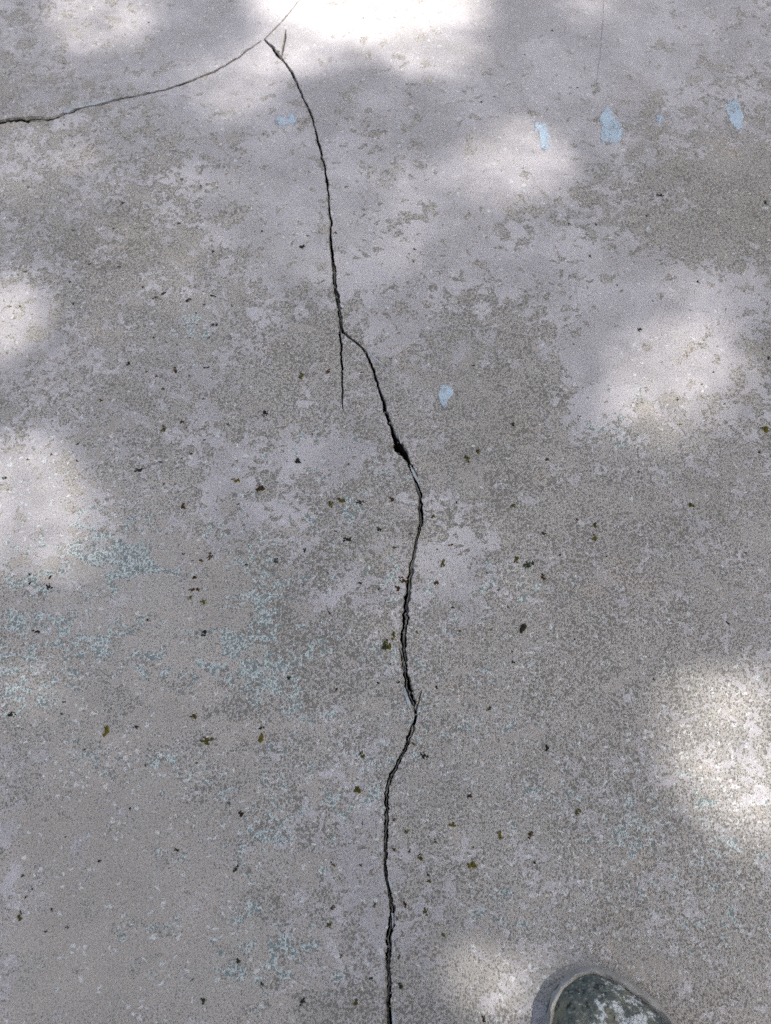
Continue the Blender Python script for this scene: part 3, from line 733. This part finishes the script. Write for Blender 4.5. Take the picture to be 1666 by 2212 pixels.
# ------------------------------------------------------------------ moss specks scattered over the floor
def moss_mat(name, c1, c2): return simple(name, c1, c2, 700, 1.0, .6, .001)
MOSS = {'d': ('dark', moss_mat('moss_dark', (.030, .030, .016), (.016, .014, .010))), 'g': ('dark green', moss_mat('moss_green', (.040, .058, .030), (.018, .026, .012))),
        'o': ('olive', moss_mat('moss_olive', (.105, .095, .018), (.050, .045, .010))), 'y': ('yellow-olive', moss_mat('moss_yellow', (.170, .145, .025), (.080, .068, .012))),
        'r': ('rusty', moss_mat('moss_rust', (.085, .045, .014), (.030, .016, .008)))}
def moss_mesh(k):
    r = random.Random(k); V, Fc = [], []
    el = r.choice([.7, .8, .9, 1.0, 1.0]); nl = r.randint(8, 10)
    for i in range(nl):          # tufted lobes, each a ragged little pyramid
        a, d = r.uniform(0, 6.28), (r.random() ** .5) * .85
        x, y, s = math.cos(a) * d, math.sin(a) * d * el, r.uniform(.18, .42) * (1.25 - .6 * d)
        if i == 0: x = y = 0; s = .42 * (el + .3)
        b = len(V); h = r.uniform(.25, .7) * (1.1 - .6 * d); ph = r.uniform(0, 6); st = r.uniform(.85, 1.2)
        for j in range(5):
            t = ph + j * 1.2566; q_ = s * r.uniform(.45, 1.5)
            V.append((x + math.cos(t) * q_ * st, y + math.sin(t) * q_ / st, -.06 + .12 * h * r.random()))
        V.append((x + r.uniform(-.1, .1), y + r.uniform(-.1, .1), h))
        Fc += [(b + j, b + (j + 1) % 5, b + 5) for j in range(5)]
    me = bpy.data.meshes.new(f'moss_{k}'); me.from_pydata(V, [], Fc); me.update(); return me
KINDS = [moss_mesh(k) for k in range(16)]
MESH = {}
for ck, (_, mm) in MOSS.items():
    for k, m0 in enumerate(KINDS):
        m1 = m0.copy(); m1.materials.append(mm); MESH[ck, k] = m1
# survey tiles: origin (u, v) and the specks "x y size+colour" in the tile's own units
TS = 1536 / 1666 / 3072 * 1666
def T(ox, oy, text):
    for s in text.split(','):
        x, y, k = s.split()
        yield (ox + float(x) * TS, oy + float(y) * TS, k[0], k[1])
H = 1020 / 3072 * 1666
SPECKS = list(T(0, 0, '643 97 Sd,324 628 Sd,334 749 Sd,530 876 Md,490 984 Sd,585 984 Sd,316 993 Sd,323 968 So,624 980 Sd,784 773 Sd,868 803 Sd,867 930 Sd,1132 1000 Sd,1330 1022 Sr,1308 1068 Md,1497 810 Sd,920 1086 Sd,277 540 Sg,185 708 Sd,120 806 So,1452 1008 So,280 277 Sd,773 962 Sd'))
SPECKS += T(833, 0, '720 132 Sd,1187 843 Md,1641 876 Md,125 1080 Md,100 1100 Sd,830 380 Sd,414 440 Sd,911 967 Sd,792 966 Sd,1130 930 Sd,600 237 Sd,450 157 Sd')
SPECKS += T(0, H, '670 178 Mr,706 158 Mr,923 170 Md,810 188 Md,880 208 Sd,1003 214 Sd,847 243 So,917 297 Mr,936 295 Md,851 295 Sd,903 352 Sr,820 352 Sd,718 370 Sd,663 352 Sd,765 385 Sd,558 465 Md,885 481 Sd,900 481 Sd,756 492 Mr,633 501 Sr,678 517 Sr,818 519 Sd,1303 515 Mo,1420 497 Mr,1562 502 Sr,706 575 Mo,880 617 Sd,437 623 So,1143 680 Ld,785 718 Mr,710 746 Mo,806 744 Sd,985 728 Sd,883 795 Sd,1350 772 Sd,827 857 Sr,692 890 Sd,787 875 Sd,597 925 Md,338 812 Sg,333 886 Sd,1287 886 Md,1020 972 My,1122 1005 Lr,708 986 Sd,790 1083 Lr,1428 1074 Mo,1475 1058 Lo,1557 1062 Md,1031 1073 Sr,933 1096 Sd,22 960 Mg,123 880 So,222 857 Sd,386 32 Sd,513 43 Sd,302 109 Sd,616 131 Sd,110 67 So,87 216 So,43 217 So,317 205 Sd,1505 898 Sd,1120 400 Sd')
SPECKS += T(833, H, '120 25 So,1001 125 Sd,1154 192 Sd,660 347 So,1095 320 Mg,813 381 Sd,22 443 Sd,380 473 Sd,551 726 Md,399 842 Mo,355 872 Mo,697 878 Mr,1094 932 Sd,30 1050 Mr,548 1077 Mo,306 1063 Sd,1260 619 Mo,1109 634 So,1269 729 So,1365 554 Sr,1418 500 Sd,1463 640 Sd,1079 777 Sg,1655 440 Mg,1630 400 So,1640 750 Ly,1613 850 Md,1323 1078 Mo,840 692 Sd,1350 108 Sd,883 0 Sd')
SPECKS += T(0, 2 * H, '793 182 Sd,907 190 Mr,870 208 Mo,830 210 Sd,1190 210 Lg,1062 227 Sd,1318 165 Mg,1497 117 Ld,1450 82 So,1638 75 Mg,841 282 Mr,830 336 Mr,855 335 Mr,820 367 Mo,879 386 Ly,130 270 Sd,128 308 Sd,214 323 Md,218 282 Sd,155 518 Md,886 521 Md,638 468 Sd,1423 434 Sd,1558 307 Sd,1638 331 Sd,1310 314 Sd,1248 714 Mg,1455 765 Sr,1634 735 Sd,52 878 Md,838 880 Mo,587 928 Md,464 945 Ly,895 985 Lo,1126 976 Ly,1130 930 Md,1563 1052 Lo,367 1025 Sd,630 1095 Sd,280 822 Sd,268 873 Sd,850 1083 Sd,1662 582 Mg,1418 262 So')
SPECKS += T(833, 2 * H, '203 19 Mo,827 31 Sr,683 92 Mg,906 108 Ly,903 55 Mo,110 92 So,38 152 Mo,283 142 Mr,223 159 Sr,752 183 Sr,247 220 Mo,564 208 Lo,619 227 Lg,440 262 Sd,955 190 Sd,679 281 Mr,218 304 Mr,78 293 Mr,55 328 Mr,490 335 Sd,290 411 Sd,530 411 Sd,596 502 Ld,36 535 Lo,5 577 Lo,818 547 Sd,457 508 Sr,137 520 So,320 512 So,551 648 Mg,547 602 Sg,449 850 Mo,220 757 Sd,1556 178 Sd,1582 229 Sd,1160 725 Sd,700 1017 Md,168 1050 Ld,120 1000 So,5 437 Sd,57 735 Sd,22 655 Sd,1478 480 Sd')
SPECKS += T(0, 3 * H, '762 352 Md,1020 435 Mg,1043 197 Md,563 175 Sd,83 640 Mo,97 465 Sg,112 557 Sd,140 521 Sd,223 612 Sd,198 706 Sd,290 687 Sd,430 400 Sd,1437 415 Mo,1436 602 Mr,1427 675 Mo,1558 420 Sd,1617 593 Mg,1475 812 So,1540 1012 Mo,1545 93 Mo,1565 238 Sd,1030 830 Mg,1130 935 Mg,880 1003 Mg,1305 1010 Md,285 298 Sd,990 152 Sd,1603 910 Sg,830 916 Sg')
SPECKS += [(u, v, k[0], k[1]) for u, v, k in [(851,1770,'Sr'),(880,1796,'Mo'),(977,1782,'Ly'),(1080,1802,'Ly'),(1146,1803,'Mr'),(1020,1868,'Ly'),(1023,1830,'So'),(1155,1862,'Sd'),(851,1834,'Sr'),(909,1852,'Mo'),(927,1903,'Mo'),(885,1838,'Sd'),(876,1953,'Mr'),(920,1970,'Mo'),(959,2020,'My'),(940,1817,'Sd'),(1247,1752,'Mo'),(1012,1720,'Mr'),(858,1985,'Sr'),(1045,2200,'Md'),(862,2068,'Sg'),(866,2130,'Mg'),(925,1890,'Sd')]]
crk = np.array([p[:2] for p in CRACKS[0]['pts']])
ROWS = [(130, 'above where the cracks meet'), (350, 'level with the blue drops'), (560, 'between blue drops and fork'), (790, 'level with the fork'), (910, 'beside the short side crack'), (1040, 'level with the dark knot'),
        (1200, 'level with its rightmost bend'), (1330, 'level with its grey slivers'), (1440, 'just above the lower spurs'), (1580, 'level with the lower spurs'), (1740, 'just below the lower spurs'), (1900, 'well below the spurs'), (2060, 'just above the shoe'), (9999, 'level with the shoe')]
def zone(u, v):
    cu = np.interp(v, crk[:, 1], crk[:, 0]); near = abs(u - cu)
    how = [w_ for d_, w_ in ((60, 'just'), (190, 'slightly'), (380, 'clearly'), (590, 'well'), (9999, 'far')) if near < d_][0]
    return f"{how} {'left' if u < cu else 'right'} of the long crack, {[t_ for m_, t_ in ROWS if v < m_][0]}"
ALIKE = {}
for i, (u, v, sz, ck) in enumerate(SPECKS):
    x, y = ground(u, v)
    o = bpy.data.objects.new('moss_tuft' if sz != 'S' else 'moss_speck', MESH[ck, (i * 5) % 16]); col.objects.link(o)
    r = {'S': 7.4, 'M': 13.5, 'L': 20.0}[sz] * random.uniform(.72, 1.3)
    s = r * math.hypot(x, y * 0 + CAM_H) / F * .5 * 1.15 * (1 + .25 * y)
    o.location = (x, y, floor_z(x, y)); o.rotation_euler = (0, 0, random.uniform(0, 6.28)); o.scale = (s * random.uniform(.8, 1.25), s, s * .8)
    lab = f"{ {'S': 'tiny', 'M': 'small', 'L': 'larger'}[sz]} {MOSS[ck][0]} moss {'speck' if sz == 'S' else 'tuft'} {zone(u, v)}"
    tag(o, lab, 'moss', 'moss specks scattered over the concrete')
    ALIKE.setdefault(lab, []).append((v, u, o))
def place_word(os_, words):
    for (_, _, o), w_ in zip(os_, words):
        t_ = f"{w_} {o['label']}" if w_ else o['label']
        if len(t_.split()) > 16: t_ = t_.replace(' moss ', ' ', 1)
        o['label'] = t_
for lab, os_ in ALIKE.items():      # alike specks side by side: say which of them by its place
    k = len(os_)
    if k == 2:
        dv, du = abs(os_[0][0] - os_[1][0]), abs(os_[0][1] - os_[1][1])
        place_word(sorted(os_, key=lambda t_: t_[0] if dv > du else t_[1]), ['upper', 'lower'] if dv > du else ['left-hand', 'right-hand'])
    elif k > 2:
        os_ = sorted(os_, key=lambda t_: t_[0])
        mid_ = sorted(os_[1:-1], key=lambda t_: t_[1])
        place_word([os_[0], os_[-1]], ['uppermost', 'lowest'])
        if len(mid_) == 1: place_word(mid_, ['middle'])
        elif len(mid_) > 1: place_word([mid_[0], mid_[-1]], ['inner left', 'inner right'])
